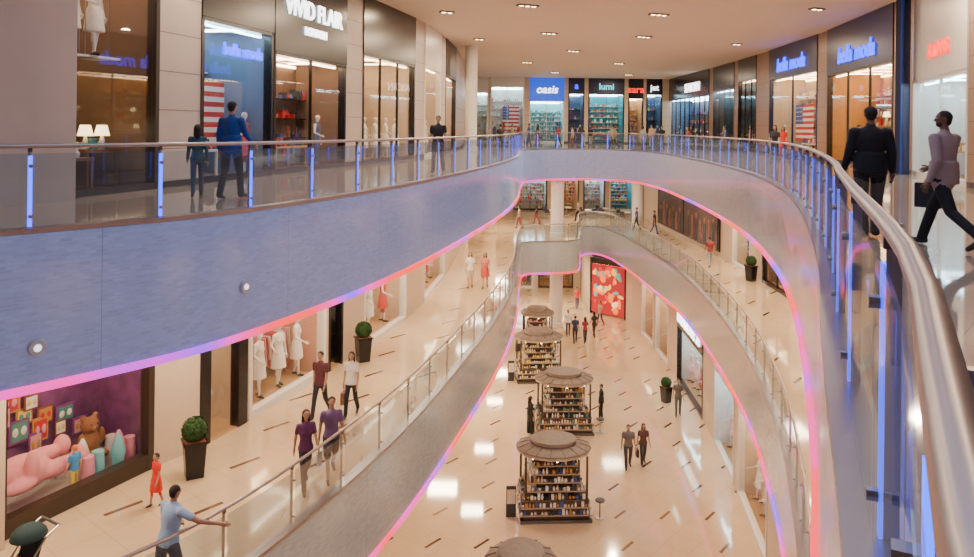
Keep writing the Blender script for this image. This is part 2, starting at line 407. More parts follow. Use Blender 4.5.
    out.v=[tuple(c) for c in co]; out.f=[list(p.vertices) for p in me.polygons]; out.m=[int(t) for t in tg]; out.uv=[None]*len(out.f)
    bpy.data.meshes.remove(me)
    for sd,w,d in hands:
        side=Vector((0,1,0))-d*d.y; side.normalize(); inn=Vector((-sd,0,0))
        for i,(o,ln) in enumerate(((.026,.066),(.009,.074),(-.009,.07),(-.025,.055))):
            b0=w+d*.045+side*o; b1=b0+d*ln*.55+inn*.004; b2=b1+(d*.8+inn*.55).normalized()*ln*.5
            out.cyl(b0,b1,.0095,.0085,mt['skin'],6); out.cyl(b1,b2,.0085,.0065,mt['skin'],6)
        b0=w+d*.0+side*.022; b1=b0+(side*.75+d*.8).normalized()*.045; b2=b1+(d*.9+side*.2).normalized()*.03
        out.cyl(b0,b1,.012,.010,mt['skin'],6); out.cyl(b1,b2,.010,.007,mt['skin'],6)
    if not mann:
        ew=M('eye_white',(.8,.8,.8),.3); ed=M('eye_dark',(.02,.01,.01),.2); lip=M('lips',(.35,.1,.08),.5)
        for sd in(-1,1):
            out.ell(hp((sd*.03,.077,.012)),(.013*hs,.008,.007),ew,8,6,RT); out.ell(hp((sd*.03,.083,.012)),(.006,.004,.006),ed,8,6,RT)
            out.ell(hp((sd*.031,.08,.032)),(.017,.006,.004),mt['hair'],8,6,RT)
        out.ell(hp((0,.082,-.042)),(.02,.006,.006),lip,8,6,RT)
        # hair follows the skull; front hairline clipped above the brow, back runs down to the nape
        out.ell(hp((0,-.014,.022)),(.0865*hs,.090*hs,.088*hs),mt['hair'],18,14,RT,fn=lambda p:Vector((p.x,p.y if p.y<.05 else .05+(p.y-.05)*.85,p.z if p.z>.012 or p.y<-.012 else .012+(p.z-.012)*.12)))
        out.ell(hp((0,-.045,-.035)),(.062*hs,.045*hs,.05*hs),mt['hair'],14,10,RT)
        if hairlong:
            out.capsule(hp((0,-.055,0)),hp((0,-.075,-.2)),.075,.06,mt['hair'],12)
            for sd in(-1,1): out.capsule(hp((sd*.065,-.02,0)),hp((sd*.075,-.03,-.16)),.03,.022,mt['hair'],8)
        if beard: out.ell(hp((0,.036,-.066)),(.052,.048,.036),mt['hair'],12,8,RT)
    if pack:
        bm=key('backpack',pack); out.ell((0,-.2,1.2),(.15,.11,.24),bm,14,10); out.ell((0,-.29,1.1),(.1,.06,.1),bm,10,8)
        for sd in(-1,1): out.cyl((sd*.1,-.12,1.4),(sd*.11,.1,1.38),.018,.018,bm,6); out.cyl((sd*.11,.12,1.36),(sd*.13,-.06,1.1),.018,.018,bm,6)
    if bag:
        sd,w,d=hands[1]; bm=key('bag',bag); c=w+Vector((0,0,-.36))
        out.box(c,(.10,.28,.32),bm)
        for q in(-.06,.06): out.cyl(w+Vector((0,0,-.09)),c+Vector((0,q,.16)),.005,.005,bm,5)
    V=np.array(out.v)
    if LN:
        c,s_=math.cos(LN),math.sin(LN); w=V[:,2]>.9; yy=V[:,1].copy(); zz=V[:,2]-.9
        V[w,1]=yy[w]*c+zz[w]*s_; V[w,2]=.9+zz[w]*c-yy[w]*s_
    if bulk!=1.0:
        w=np.clip((1.56-V[:,2])/.12,0,1)*(bulk-1)+1; V[:,0]*=w; V[:,1]*=w
    V[:,2]-=V[:,2].min()
    V*=k
    out.v=[tuple(q) for q in V]
    o=out.obj(name); o.location=(x,y,z+.003); o.rotation_euler=(0,0,math.radians(face)); return o
# ------------------------------------------------------------------ shops & walls
MANN_MESH=[]
def mannequin(x,y,z,face,i=None):
    if not MANN_MESH:
        for c,l in(((.8,.78,.75),'dress'),((.6,.05,.05),'dress'),((.08,.10,.2),'pants'),((.75,.45,.5),'skirt')):
            o=person('mannequin',0,0,-50,0,1.8,top=c,bottom=c,sleeve='none',legs=l,stride=5,mann=True,female=True,vox=.022,arm={1:(10,22,60),-1:(-5,12,15)})
            MANN_MESH.append(o.data); bpy.data.objects.remove(o)
    me=MANN_MESH[i if i is not None else R.choice((0,0,1,2,3))]
    o=bpy.data.objects.new('mannequin',me); bpy.context.collection.objects.link(o); o.location=(x,y,z); o.rotation_euler=(0,0,face); return o
def local_T(p0,p1,z0,cen=(5,36)):
    p0=Vector(p0);p1=Vector(p1); d=(p1-p0).normalized(); n=Vector((-d.y,d.x))
    if n.dot((p0+p1)/2-Vector(cen))<0: n=-n
    return (lambda q:Vector((p0.x+d.x*q.x+n.x*q.y,p0.y+d.y*q.x+n.y*q.y,z0+q.z))),d,n,(p1-p0).length
def flag(mb,x,y,z,w,h,flip):
    for i in range(13): mb.box((x,y,z+h/2-h*(i+.5)/13),(w,.02,h/13),GOODS[0] if i%2==0 else GOODS[9])
    f=-1 if flip else 1
    mb.box((x-f*w*.3,y-.02,z+h*.23),(w*.4,.02,h*7/13),GOODS[3])
    for i in range(5):
        for j in range(4): mb.box((x-f*(w*.46-i*w*.08),y-.035,z+h*.06+j*h*.12),(w*.025,.01,h*.03),GOODS[9])
def shelves(mb,L,D,H,rows,items,shelfm,pal):
    for r in range(rows):
        z=.35+r*(H-1.0)/rows
        mb.box((L/2,D-.3,z),(L*.96,.42,.04),shelfm)
        x=L*.04
        while x<L*.95:
            w=R.uniform(.1,.3); h=R.uniform(.12,min(.42,(H-1.0)/rows*.75)); m=R.choice(pal)
            t=R.random()
            if t<.45: mb.box((x+w/2,D-.32,z+.02+h/2),(w*.85,.3,h),m)
            elif t<.75: mb.lathe((x+w/2,D-.32,z+.02),[(w*.25,0),(w*.42,h*.35),(w*.15,h*.75),(w*.2,h)],m,8)
            else: mb.cyl((x+w/2,D-.32,z+.02),(x+w/2,D-.32,z+h),w*.3,w*.2,m,8)
            x+=w+R.uniform(.02,.1)
def rack(mb,x0,x1,y,pal,z=1.5):
    mb.cyl((x0,y,z),(x1,y,z),.02,.02,STEEL,6)
    for x in(x0,x1): mb.cyl((x,y,0),(x,y,z),.02,.02,STEEL,6)
    x=x0+.1
    while x<x1-.08:
        m=R.choice(pal); h=R.uniform(.6,.95)
        mb.cyl((x,y,z),(x,y,z-.07),.006,.006,STEEL,5)
        mb.box((x,y,z-.07-h/2),(.045,.5,h),m,taper=.75); x+=R.uniform(.09,.14)
def table(mb,x,y,w,d,h,pal,m=None):
    m=m or LWOOD
    mb.box((x,y,h-.03),(w,d,.06),m)
    for a in(-1,1):
        for b in(-1,1): mb.box((x+a*(w/2-.05),y+b*(d/2-.05),(h-.06)/2),(.06,.06,h-.06),m)
    n=int(w/.22)
    for i in range(n):
        for j in range(2):
            hh=R.uniform(.06,.3); mm=R.choice(pal); px=x-w/2+.12+i*.22; py=y-d/4+j*d/2
            if R.random()<.5: mb.box((px,py,h+hh/2),(.16,.18,hh),mm)
            else: mb.lathe((px,py,h),[(.05,0),(.08,hh*.4),(.03,hh*.8),(.04,hh)],mm,8)
def lamp(mb,x,y,z):
    mb.lathe((x,y,z),[(.08,0),(.09,.02),(.02,.04),(.06,.16),(.02,.3)],GOODS[9],10)
    mb.lathe((x,y,z+.28),[(.17,0),(.11,.24)],M('lampshade_glow',(1,.9,.7),.8,0,(1,.7,.35),4),12)
MUR=[M('mural_%d'%i,c,.5,0,c,.9) for i,c in enumerate([(.8,.02,.01),(1,.2,.02),(1,.5,.05),(.1,.35,.3),(.9,.75,.5),(.35,.01,.02)])]  # patches glow on their own, standing in for light on the mural
def shop(p0,p1,z0,zt,st):
    T,d,n,L=local_T(p0,p1,z0); mb=MB(T)
    op=st.get('op',3.2); D=st.get('D',3.2); fr=st.get('frame',BLACK); back=st.get('back',WALLC); kind=st.get('kind','clothes')
    pal=st.get('pal',GOODS); light=st.get('light',LITE); H=op; sill=st.get('sill',.15); hm=st.get('head',fr)
    FH=zt-z0; flip=(n.y*d.x-n.x*d.y)<0
    mb.box((L/2,D,H/2),(L,.1,H),back)
    mb.box((.03,D/2,H/2),(.06,D,H),back); mb.box((L-.03,D/2,H/2),(.06,D,H),back)
    mb.box((L/2,D/2,H+.03),(L,D,.06),st.get('ceilm',CEILM)); mb.box((L/2,D/2,.012),(L,D,.02),st.get('floorm',LWOOD))
    ns=max(1,int(L/1.6))
    for i in range(ns):
        mb.box(((i+.5)*L/ns,D*.5,H-.03),(.22,D*.8,.04),light)
    mb.box((L/2,D-.12,H-.12),(L*.9,.08,.08),light)
    mb.box((L/2,.32,H-.14),(L*.9,.10,.05),light)
    mb.box((L/2,.1,(H+FH)/2),(L,.3,FH-H),hm)
    w=st.get('fw',.12)
    for x in(w/2,L-w/2): mb.box((x,.1,H/2),(w,.26,H),fr)
    mb.box((L/2,.1,H-.05),(L,.26,.1),fr)
    if sill>0: mb.box((L/2,.1,sill/2),(L,.24,sill),fr)
    nm=max(1,int(round(L/st.get('mull',1.6))))
    for i in range(1,nm): mb.box((i*L/nm,.1,H/2),(.05,.1,H),fr)
    mb.box((L/2,.08,(H+sill)/2),(L-2*w,.012,H-sill-.1),GLASS)
    fa=math.atan2(n.x,-n.y)
    if kind=='clothes':
        shelves(mb,L,D,H,4,0,LWOOD,pal)
        if L>1.8: rack(mb,L*.1,L*.45,D*.55,pal); rack(mb,L*.55,L*.92,D*.6,pal)
        nmn=max(1,int(L/st.get('ms',1.1)))
        for i in range(nmn):
            q=T(Vector(((i+.5)*L/nmn,.7,.03))); mannequin(q.x,q.y,q.z,fa+R.uniform(-.5,.5),st.get('mi'))
    elif kind=='home':
        shelves(mb,L,D,H,7,0,LWOOD,pal)
        table(mb,L*.3,D*.3,L*.4,.8,.75,pal,WOOD); table(mb,L*.72,D*.4,L*.36,.8,.9,pal,WOOD)
        for x in(.15,.35,.62,.8): lamp(mb,L*x,D*.35,.92)
        for x in(.25,.7): lamp(mb,L*x,D*.75,1.9)
        for x in(.35,.6):
            mb.box((L*x,.8,2.9),(.9,.6,.05),WHITE)
            for s_ in(-.42,.42): mb.cyl((L*x+s_,.8,2.9),(L*x+s_,.8,H),.012,.012,STEEL,5)
            if H>4.9:
                q=T(Vector((L*x,.8,2.925))); mannequin(q.x,q.y,q.z,fa,0)
    elif kind=='flag':
        flag(mb,L*.62,D*.5,H*.42,min(L*.5,3),H*.45,flip); shelves(mb,L,D,H,6,0,WHITE,pal)
        table(mb,L*.3,.9,L*.4,.6,.8,pal,WHITE)
        for x in(.14,.85):
            q=T(Vector((L*x,.6,.03))); mannequin(q.x,q.y,q.z,fa,2 if x<.5 else 1)
    elif kind=='kiosk':
        shelves(mb,L,D,H,7,0,WHITE,pal); table(mb,L*.5,1.2,L*.7,.7,.9,pal)
    elif kind=='mural':
        for i in range(46):
            x=R.uniform(.12,.88)*L; z=R.uniform(.5,H-.4)
            mb.ell((x,.0-.004*i/46,z),(R.uniform(.08,.34),.02,R.uniform(.08,.4)),R.choice(MUR),12,6,Matrix.Rotation(R.uniform(0,3),3,'Y'))
        mb.box((L/2,.05,H/2),(L*.94,.06,H*.92),MUR[5])
    elif kind=='dark':
        shelves(mb,L,D,H,4,0,BLACK,pal); table(mb,L*.4,D*.4,L*.4,.7,.8,pal)
        q=T(Vector((L*.8,.6,.03))); mannequin(q.x,q.y,q.z,fa,2)
    o=mb.obj('shop_front')
    right=(n.y,-n.x,0)
    for tx in st.get('signs',[]):
        s,fx,z,size,mat=tx[:5]
        q=T(Vector((L*fx,-.09 if len(tx)<6 else tx[5],z))); text(s,q,right,(0,0,1),size,mat,o,shear=tx[6] if len(tx)>6 else 0)
    return o
def wall_line(poly,step=.8): return frame(catmull(poly,step))
def s_of_u(fr,u):
    k=(u-CX)/F; prev=None
    for i,p in enumerate(fr):
        if p[1]<3: prev=None; continue
        g=p[0]-k*p[1]
        if prev is not None and (g==0 or (g>0)!=(prev[0]>0)):
            t=prev[0]/(prev[0]-g); return prev[1]+(p[4]-prev[1])*t
        prev=(g,p[4])
    print('no hit',u); return fr[-1][4]
def build_wall(name,poly,z0,zt,shops,mat,base=None,grooves=True):
    fr=wall_line(poly); L=fr[-1][4]; ev=[]
    for st in shops:
        a,b=s_of_u(fr,st['u0']),s_of_u(fr,st['u1'])
        if a>b: a,b=b,a
        ev.append((a,b,st))
    ev.sort(key=lambda e:e[0]); cur=0; mb=MB()
    def seg(a,b,m):
        if b-a<.02: return
        n=max(1,int((b-a)/.8)); pts=[at_s(fr,a+(b-a)*i/n) for i in range(n+1)]
        c=pts[len(pts)//2]; sg=1 if (c[2]*(c[0]-5)+c[3]*(c[1]-36))>0 else -1
        pts=[(p[0],p[1],p[2]*sg,p[3]*sg,p[4]) for p in pts]
        mb.sweep(pts,[(0,z0),(0,zt),(.3,zt),(.3,z0)],m)
        for p in(pts[0],pts[-1]):
            k=mb.add([(p[0]+p[2]*o,p[1]+p[3]*o,z) for o,z in((0,z0),(0,zt),(.3,zt),(.3,z0))]); mb.face([k,k+1,k+2,k+3],m)
        if grooves:
            mb.sweep(pts,[(-.02,z0),(-.02,z0+.15),(0,z0+.15),(0,z0)],DBROWN)
            z=z0+.9
            while z<zt-.2:
                mb.sweep(pts,[(-.004,z),(-.004,z+.018),(0,z+.018),(0,z)],M('stone_joint',(.2,.16,.13),.8)); z+=.9
    for a,b,st in ev:
        seg(cur,a,st.get('pil',mat)); cur=max(cur,b)
        pa,pb=at_s(fr,a),at_s(fr,b); shop(pa[:2],pb[:2],z0,zt,st)
    seg(cur,L,mat)
    return mb.obj(name,False)
W_=[GOODS[i] for i in(1,9,1,4)]; DK=[GOODS[i] for i in(2,3,8,0)]; BR=[GOODS[i] for i in(0,7,11,3,9,5)]
DEEP=M('deep_brown_wall',(.19,.12,.08),.6); BLUB=M('blue_grey_back',(.10,.16,.28),.6)
build_wall('wall_left_upper',[(-26,4),(-17,7),(-11.2,10.2),(-8.4,14.2),(-5.4,26.8),(-4.3,31),(-2.9,38),(-2.0,49),(-1.8,62),(-1.8,76)],Z2,CEIL,[
 dict(u0=64,u1=158,kind='home',op=5.4,D=3.0,frame=DBROWN,back=DEEP,light=LITED,pal=[GOODS[i] for i in(1,4,9,9,6)],mull=2.6,floorm=WOOD),
 dict(u0=200,u1=272,kind='flag',op=4.2,D=2.6,frame=BLACK,back=BLUB,light=LITEC,pal=DK+[GOODS[9],GOODS[0]],signs=[('bella moda',.5,3.45,.46,SIGNB,-.1,.2)],mull=2.5),
 dict(u0=273,u1=345,kind='dark',op=3.7,D=2.0,frame=BLACK,back=DEEP,light=LITED,pal=DK,mull=2.6,signs=[('VIVID FLAIR',.5,5.15,.80,SIGNW),('LONDON',.5,4.5,.36,SIGNW)]),
 dict(u0=362,u1=414,kind='clothes',op=4.3,D=3,frame=BLACK,back=WALLC,light=LITE,mull=2,pal=W_,mi=0),
 dict(u0=424,u1=440,kind='clothes',op=4.5,D=3,frame=WHITE,back=WALLC,light=LITE,mull=3),
 dict(u0=445,u1=455,kind='clothes',op=4.5,D=3,frame=DBROWN,back=WALLC,light=LITE,mull=4),
],WALLM)
build_wall('wall_far_upper',[(-2.2,76),(4,76),(12,76),(18.5,76)],Z2,CEIL,[
 dict(u0=475,u1=488,kind='kiosk',op=5,frame=WHITE,back=WHITE,light=LITEC,pal=W_),
 dict(u0=490,u1=524,kind='flag',op=5.6,frame=WHITE,back=WHITE,light=LITEC,pal=BR),
 dict(u0=529,u1=564,kind='kiosk',op=4.2,frame=WHITE,head=M('blue_fascia_sign',(.01,.06,.4),.4,0,(.01,.10,.9),.9),back=M('aqua_back',(.3,.65,.7),.5),light=LITEC,pal=[GOODS[9],GOODS[3],GOODS[6]],signs=[('oasis',.5,5.3,1.1,SIGNW,-.09,.2)]),
 dict(u0=568,u1=584,kind='dark',op=5,frame=NAVY,back=BLUB,light=LITEC,signs=[('a',.5,5.7,.9,SIGNB)]),
 dict(u0=588,u1=624,kind='kiosk',op=5.0,frame=NAVY,head=NAVY,back=M('teal_back',(.05,.4,.48),.5),light=LITEC,pal=BR,signs=[('lumi',.5,5.65,.9,SIGNT)]),
 dict(u0=628,u1=643,kind='kiosk',op=4.6,frame=BLACK,back=WALLC,light=LITE,pal=BR,signs=[('sara',.5,5.4,1.0,SIGNR)]),
 dict(u0=646,u1=662,kind='dark',op=5,frame=BLACK,back=BLUB,light=LITEC,signs=[('jet',.5,5.6,.8,SIGNW)]),
],WALLC)
build_wall('wall_right_upper',[(8,-6),(8.5,4),(9.8,12),(12.2,18),(14.3,24),(15.8,30),(16.8,37),(17.7,48),(18.2,62),(18.2,78)],Z2,CEIL,[
 dict(u0=667,u1=709,kind='dark',op=4.4,frame=BLACK,back=BLUB,light=LITEC,pal=DK+[GOODS[9]],signs=[('SEABORN',.35,5.2,1.1,SIGNW)],D=2.5),
 dict(u0=713,u1=734,kind='dark',op=4.6,frame=DSTEEL,head=BLACK,back=DSTEEL,light=LITEC,pal=DK,D=2.5),
 dict(u0=738,u1=756,kind='clothes',op=5,frame=BLACK,back=DSTEEL,light=LITED,pal=DK,D=2.5),
 dict(u0=769,u1=817,kind='flag',op=4.7,frame=NAVY,head=NAVY,back=WALLC,light=LITE,pal=BR,D=2.2,mull=3.4,signs=[('bella moda',.5,5.35,1.15,SIGNB,-.09,.2)]),
 dict(u0=827,u1=893,kind='home',op=4.3,frame=DBROWN,head=NAVY,back=M('gold_back',(.6,.30,.07),.5),light=LITE,pal=[GOODS[i] for i in(4,7,11,1,0)],D=2.5,mull=2.6,signs=[('bella moda',.5,5.0,1.1,SIGNB,-.09,.2)]),
 dict(u0=913,u1=968,kind='kiosk',op=3.3,frame=WHITE,head=WHITE,back=WHITE,light=LITEC,pal=W_,D=2.5,mull=3,signs=[('ALMAKS',.45,4.1,.62,SIGNR)]),
],M('brown_stone',(.32,.19,.115),.35,var=.1))
T1=Z1+4.05
LMID=[(-26,5),(-14,9),(-8.9,13.4),(-7.3,16.7),(-6.1,19.2),(-3.3,29),(-2.2,37),(-1.6,47),(-1.4,58),(-1.4,70)]
build_wall('wall_left_middle',LMID,Z1,T1,[
 dict(u0=2,u1=157,kind='none',op=3.4,D=1.7,frame=DBROWN,back=M('purple_backdrop',(.16,.05,.17),.6,var=.7,scale=3),light=LITE,sill=.35,mull=9,fw=.15,floorm=WHITE),
 dict(u0=203,u1=250,kind='clothes',op=3.3,D=3,frame=BLACK,back=WALLC,light=LITE,sill=0,mull=9,pal=[GOODS[0],GOODS[0],GOODS[9],GOODS[2]],fw=.35,mi=1),
 dict(u0=252,u1=328,kind='clothes',op=3.3,D=2.0,frame=WHITE,back=M('blush_back',(.6,.32,.24),.6),light=LITE,sill=.2,mull=9,pal=[GOODS[0],GOODS[5],GOODS[9]],mi=0,ms=.95),
 dict(u0=331,u1=345,kind='none',op=3.3,D=1,frame=BLACK,back=BLACK,light=LITED,sill=0,mull=9),
 dict(u0=366,u1=408,kind='clothes',op=3.3,D=3,frame=WHITE,back=WALLC,light=LITE,mull=3,pal=[GOODS[0],GOODS[1],GOODS[5]]),
 dict(u0=426,u1=446,kind='clothes',op=3.3,D=3,frame=WHITE,back=WALLC,light=LITE,mull=4,pal=[GOODS[0],GOODS[1],GOODS[5]]),
],WALLC,grooves=False)
build_wall('wall_far_middle',[(-2,70),(5,70),(12,70),(16,70)],Z1,T1,[
 dict(u0=514,u1=548,kind='kiosk',op=3.3,frame=BLACK,back=WHITE,light=LITEC,pal=BR),
 dict(u0=552,u1=580,kind='kiosk',op=3.3,frame=DBROWN,back=WALLC,light=LITE,pal=BR),
 dict(u0=584,u1=606,kind='kiosk',op=3.3,frame=NAVY,back=WHITE,light=LITEC,pal=BR),
 dict(u0=610,u1=634,kind='kiosk',op=3.3,frame=WHITE,back=M('teal_back',(.05,.4,.48),.5),light=LITEC,pal=BR),
],WALLC,grooves=False)
RMID=[(5,-6),(6,4),(8.5,12),(11.6,20),(13.2,28),(13.8,36),(14,46),(13.6,58),(13.4,70)]
build_wall('wall_right_middle',RMID,Z1,T1,[
 dict(u0=734,u1=752,kind='clothes',op=3.3,frame=WHITE,back=WALLC,light=LITE,D=2.5,mull=3),
 dict(u0=764,u1=792,kind='clothes',op=3.3,frame=BLACK,back=DEEP,light=LITE,D=2.5),
 dict(u0=797,u1=840,kind='clothes',op=3.3,frame=WHITE,back=WALLC,light=LITE,D=2.5),
],WALLC,grooves=False)
T0=Z0+4.2
build_wall('wall_right_ground',[(5,-6),(5.6,8),(7.4,16),(8.3,20),(9.35,26),(10.2,33),(10.7,40),(10.75,47),(10.6,52.5),(10.3,55),(9.1,56.1),(7.9,57.3),(7.9,62.5)],Z0,T0,[
 dict(u0=592,u1=628,kind='mural',op=3.9,frame=BLACK,head=BLACK,back=M('red_back',(.6,.04,.02),.5,var=.7,scale=1.5),light=LITE,D=1.2,mull=9,sill=0),
 dict(u0=644,u1=656,kind='clothes',op=3.6,frame=WHITE,back=WALLC,light=LITE,D=2.2,pal=W_,mull=3),
 dict(u0=658,u1=671,kind='clothes',op=3.6,frame=WHITE,back=WALLC,light=LITE,D=2.2,pal=W_,mull=3),
 dict(u0=680,u1=706,kind='clothes',op=3.1,frame=BLACK,head=BLACK,back=WHITE,light=LITEC,D=2.2,pal=W_,mull=4,signs=[('EVERMORE 21',.5,3.6,.85,SIGNW)]),
 dict(u0=718,u1=738,kind='clothes',op=3.4,frame=WHITE,back=WHITE,light=LITEC,D=2.0,mull=4),
 dict(u0=742,u1=772,kind='clothes',op=3.4,frame=WHITE,back=WALLC,light=LITE,D=2.0,mull=4),
],WALLC,grooves=False)
build_wall('wall_far_ground',[(-3,66),(3,66),(8.3,66)],Z0,T0,[
 dict(u0=500,u1=535,kind='clothes',op=3.6,frame=WHITE,back=WHITE,light=LITEC),
 dict(u0=540,u1=575,kind='kiosk',op=3.6,frame=DBROWN,back=WALLC,light=LITE,pal=BR),
],WALLC,grooves=False)
build_wall('wall_left_ground',[(-12,4),(-9,14),(-7,22),(-4.5,32),(-3,44),(-3,66)],Z0,T0,[],WALLC,grooves=False)
mb=MB(); mb.box((3,-8,-3),(60,.3,19),WALLC); mb.box((-26,0,-3),(.3,16,19),WALLC); mb.obj('wall_back',False)  # unseen enclosing walls, added to keep the light in
fr=wall_line(RMID)
a=at_s(fr,s_of_u(fr,722)); b=at_s(fr,s_of_u(fr,660)); T,d,n,L=local_T(a[:2],b[:2],Z1)
mb=MB(T); pm=M('poster_dark_print',(.07,.04,.04),.25,var=.9,scale=1.3)
mb.box((L/2,-.06,1.95),(L,.1,3.3),BLACK)
for i in range(2):
    mb.box((L*(.25+.5*i),-.13,1.95),(L*.47,.04,3.1),pm)
    for j in range(7):
        xx=L*(.06+.5*i+j*.06); hh=.9+R.random()*.6
        mb.box((xx,-.16,.45+hh/2),(L*.03,.02,hh),GOODS[8] if j%2 else GOODS[2],taper=.7); mb.ell((xx,-.16,.6+hh),(.16,.02,.2),M('poster_skin',(.25,.12,.08),.5),10,6)
mb.obj('wall_poster')
def column(x,y,z0,z1,r,m):
    mb=MB(); mb.lathe((x,y,z0),[(r*1.15,0),(r*1.15,.25),(r,.3),(r,z1-z0-.25),(r*1.1,z1-z0-.2),(r*1.1,z1-z0)],m,28); mb.obj('column')
for zz,zz1 in((Z0,Z1-FD),(Z1,Z2-FD)):
    column(5.0,53.4,zz,zz1,.45,WHITE); column(.3,54,zz,zz1,.45,WALLC)
column(-1.0,47,Z2,CEIL,.38,WHITE); column(11.6,58,Z1,-FD,.45,WHITE)
mb=MB(); x,y=14.75,27.0; mb.box((x,y,3.2),(.40,.30,6.4),NAVY,rz=.5); mb.box((x-.02,y-.15,3.2),(.44,.04,6.4),M('navy_self_glow',(.01,.03,.15),.3,0,(.02,.06,.4),.25),rz=.5); mb.obj('pilaster')  # front face given its own glow to look lit
# ------------------------------------------------------------------ planters
def planter(u,v,z,s=.84):
    x,y=pixel_to_plane(u,v,z); mb=MB(); lf=M('boxwood_leaves',(.02,.065,.01),.8,var=.6,scale=30,bump=.6)
    mb.box((0,0,.45*s),(.42*s,.42*s,.9*s),BLACK,taper=1.28); mb.box((0,0,.9*s),(.6*s,.6*s,.05*s),BLACK); mb.box((0,0,.925*s),(.5*s,.5*s,.02),GOODS[8])
    mb.cyl((0,0,.9*s),(0,0,1.1*s),.03,.03,WOOD,8)
    mb.ell((0,0,1.2*s),.30*s,lf,20,14)
    rr=random.Random(int(u))
    for i in range(420):
        t=rr.uniform(0,6.283); c=rr.uniform(-1,1); q=math.sqrt(1-c*c); d=Vector((q*math.cos(t),q*math.sin(t),c)); p=Vector((0,0,1.2*s))+d*.31*s
        a=d.cross(Vector((rr.random(),rr.random(),rr.random()))).normalized()*.03; b=d.cross(a).normalized()*.02+d*.02
        k=mb.add([p-a,p+b,p+a,p-b*.3]); mb.face([k,k+1,k+2,k+3],lf)
    o=mb.obj('potted_topiary'); o.location=(x,y,z); o.rotation_euler=(0,0,.5)
planter(194,476,Z1); planter(363,361,Z1); planter(751,281,Z1); planter(666,402,Z0)
# ------------------------------------------------------------------ kiosks
def kiosk(x,y,name='retail_kiosk',w=2.6,d=1.9,rz=0.0,seed=1):
    rr=random.Random(seed); mb=MB(); pal=[GOODS[i] for i in(1,9,2,2,4,1,9,[0,3,6,7,11][seed%5])]
    can=M('kiosk_canopy_taupe',(.17,.125,.09),.5,var=.4,scale=8); can2=M('kiosk_canopy_cream',(.48,.40,.30),.5,var=.1,scale=8); trimk=M('kiosk_dark_wood',(.07,.042,.026),.4); ctr=M('kiosk_counter',(.40,.31,.22),.3)
    mb.box((0,0,.06),(w*.98,d*.98,.12),DSTEEL); mb.box((0,0,.45),(w*.90,d*.90,.7),trimk)
    for lv,(sz,zz) in enumerate(((1.0,.30),(.96,.55),(.90,.80),(.78,1.05),(.70,1.32),(.66,1.60),(.62,1.88))):
        mb.box((0,0,zz-.02),(w*sz,d*sz,.035),ctr)
        for sd in range(4):
            ln=(w if sd%2==0 else d)*sz; q=int(ln/.12)
            for i in range(q):
                p=-ln/2+(i+.5)*ln/q; o=(d if sd%2==0 else w)*sz/2-.07
                xy=[(p,-o),(o,p),(p,o),(-o,p)][sd]; h=rr.uniform(.09,.21); m=rr.choice(pal)
                t=rr.random()
                if t<.5: mb.lathe((xy[0],xy[1],zz),[(.035,0),(.045,h*.5),(.018,h*.8),(.02,h)],m,7)
                elif t<.7: mb.ell((xy[0],xy[1],zz+.05),(.05,.05,.05),m,7,5)
                else: mb.box((xy[0],xy[1],zz+h/2),(.09,.09,h),m)
    for sx in(-1,1):
        for sy in(-1,1): mb.cyl((sx*w*.42,sy*d*.42,.12),(sx*w*.42,sy*d*.42,2.3),.05,.04,trimk,10)
    mb.box((0,0,1.2),(w*.5,d*.45,2.1),trimk)
    r=w*.50
    mb.lathe((0,0,2.22),[(r,0),(r*1.03,.02),(r*1.03,.12)],can2,16,1,d/w*1.1,math.pi/16)
    mb.lathe((0,0,2.34),[(r*1.06,0),(r*1.04,.04),(r*.72,.17),(r*.62,.18)],can,16,1,d/w*1.1,math.pi/16)
    mb.lathe((0,0,2.51),[(r*.58,0),(r*.58,.12)],can2,16,1,d/w*1.1,math.pi/16)
    mb.lathe((0,0,2.63),[(r*.66,0),(r*.64,.03),(r*.2,.09),(.03,.10)],can,16,1,d/w*1.1,math.pi/16)
    for i in range(16):
        t=math.pi/16+i*math.pi/8; mb.cyl((r*1.04*math.cos(t),r*1.04*math.sin(t)*d/w*1.1,2.385),(r*.71*math.cos(t),r*.71*math.sin(t)*d/w*1.1,2.52),.012,.012,trimk,5)
    for i in range(8):
        t=i*math.pi/4; mb.ell((r*.9*math.cos(t),r*.9*math.sin(t)*d/w*1.1,2.19),(.035,.035,.04),LITE,8,6)  # bulbs added under the canopy to brighten the goods
    mb.box((-w*.60,-d*.2,.55),(.35,.06,1.1),GOODS[2]); mb.box((-w*.60,-d*.24,.75),(.3,.02,.5),GOODS[1])
    mb.cyl((w*.62,-d*.3,0),(w*.62,-d*.3,.6),.03,.03,STEEL,8); mb.lathe((w*.62,-d*.3,.6),[(.17,0),(.18,.03),(.16,.06)],GOODS[2],14); mb.lathe((w*.62,-d*.3,0),[(.18,0),(.16,.02)],STEEL,14)
    o=mb.obj(name); o.location=(x,y,Z0); o.rotation_euler=(0,0,rz); return o
kiosk(2.55,27.6,seed=1,rz=.06); kiosk(3.7,35.2,seed=2,rz=.05); kiosk(3.0,42.2,seed=3,rz=.1); kiosk(1.05,20.2,seed=4,w=1.9,d=1.9); kiosk(3.3,47.6,seed=5,w=2.0)
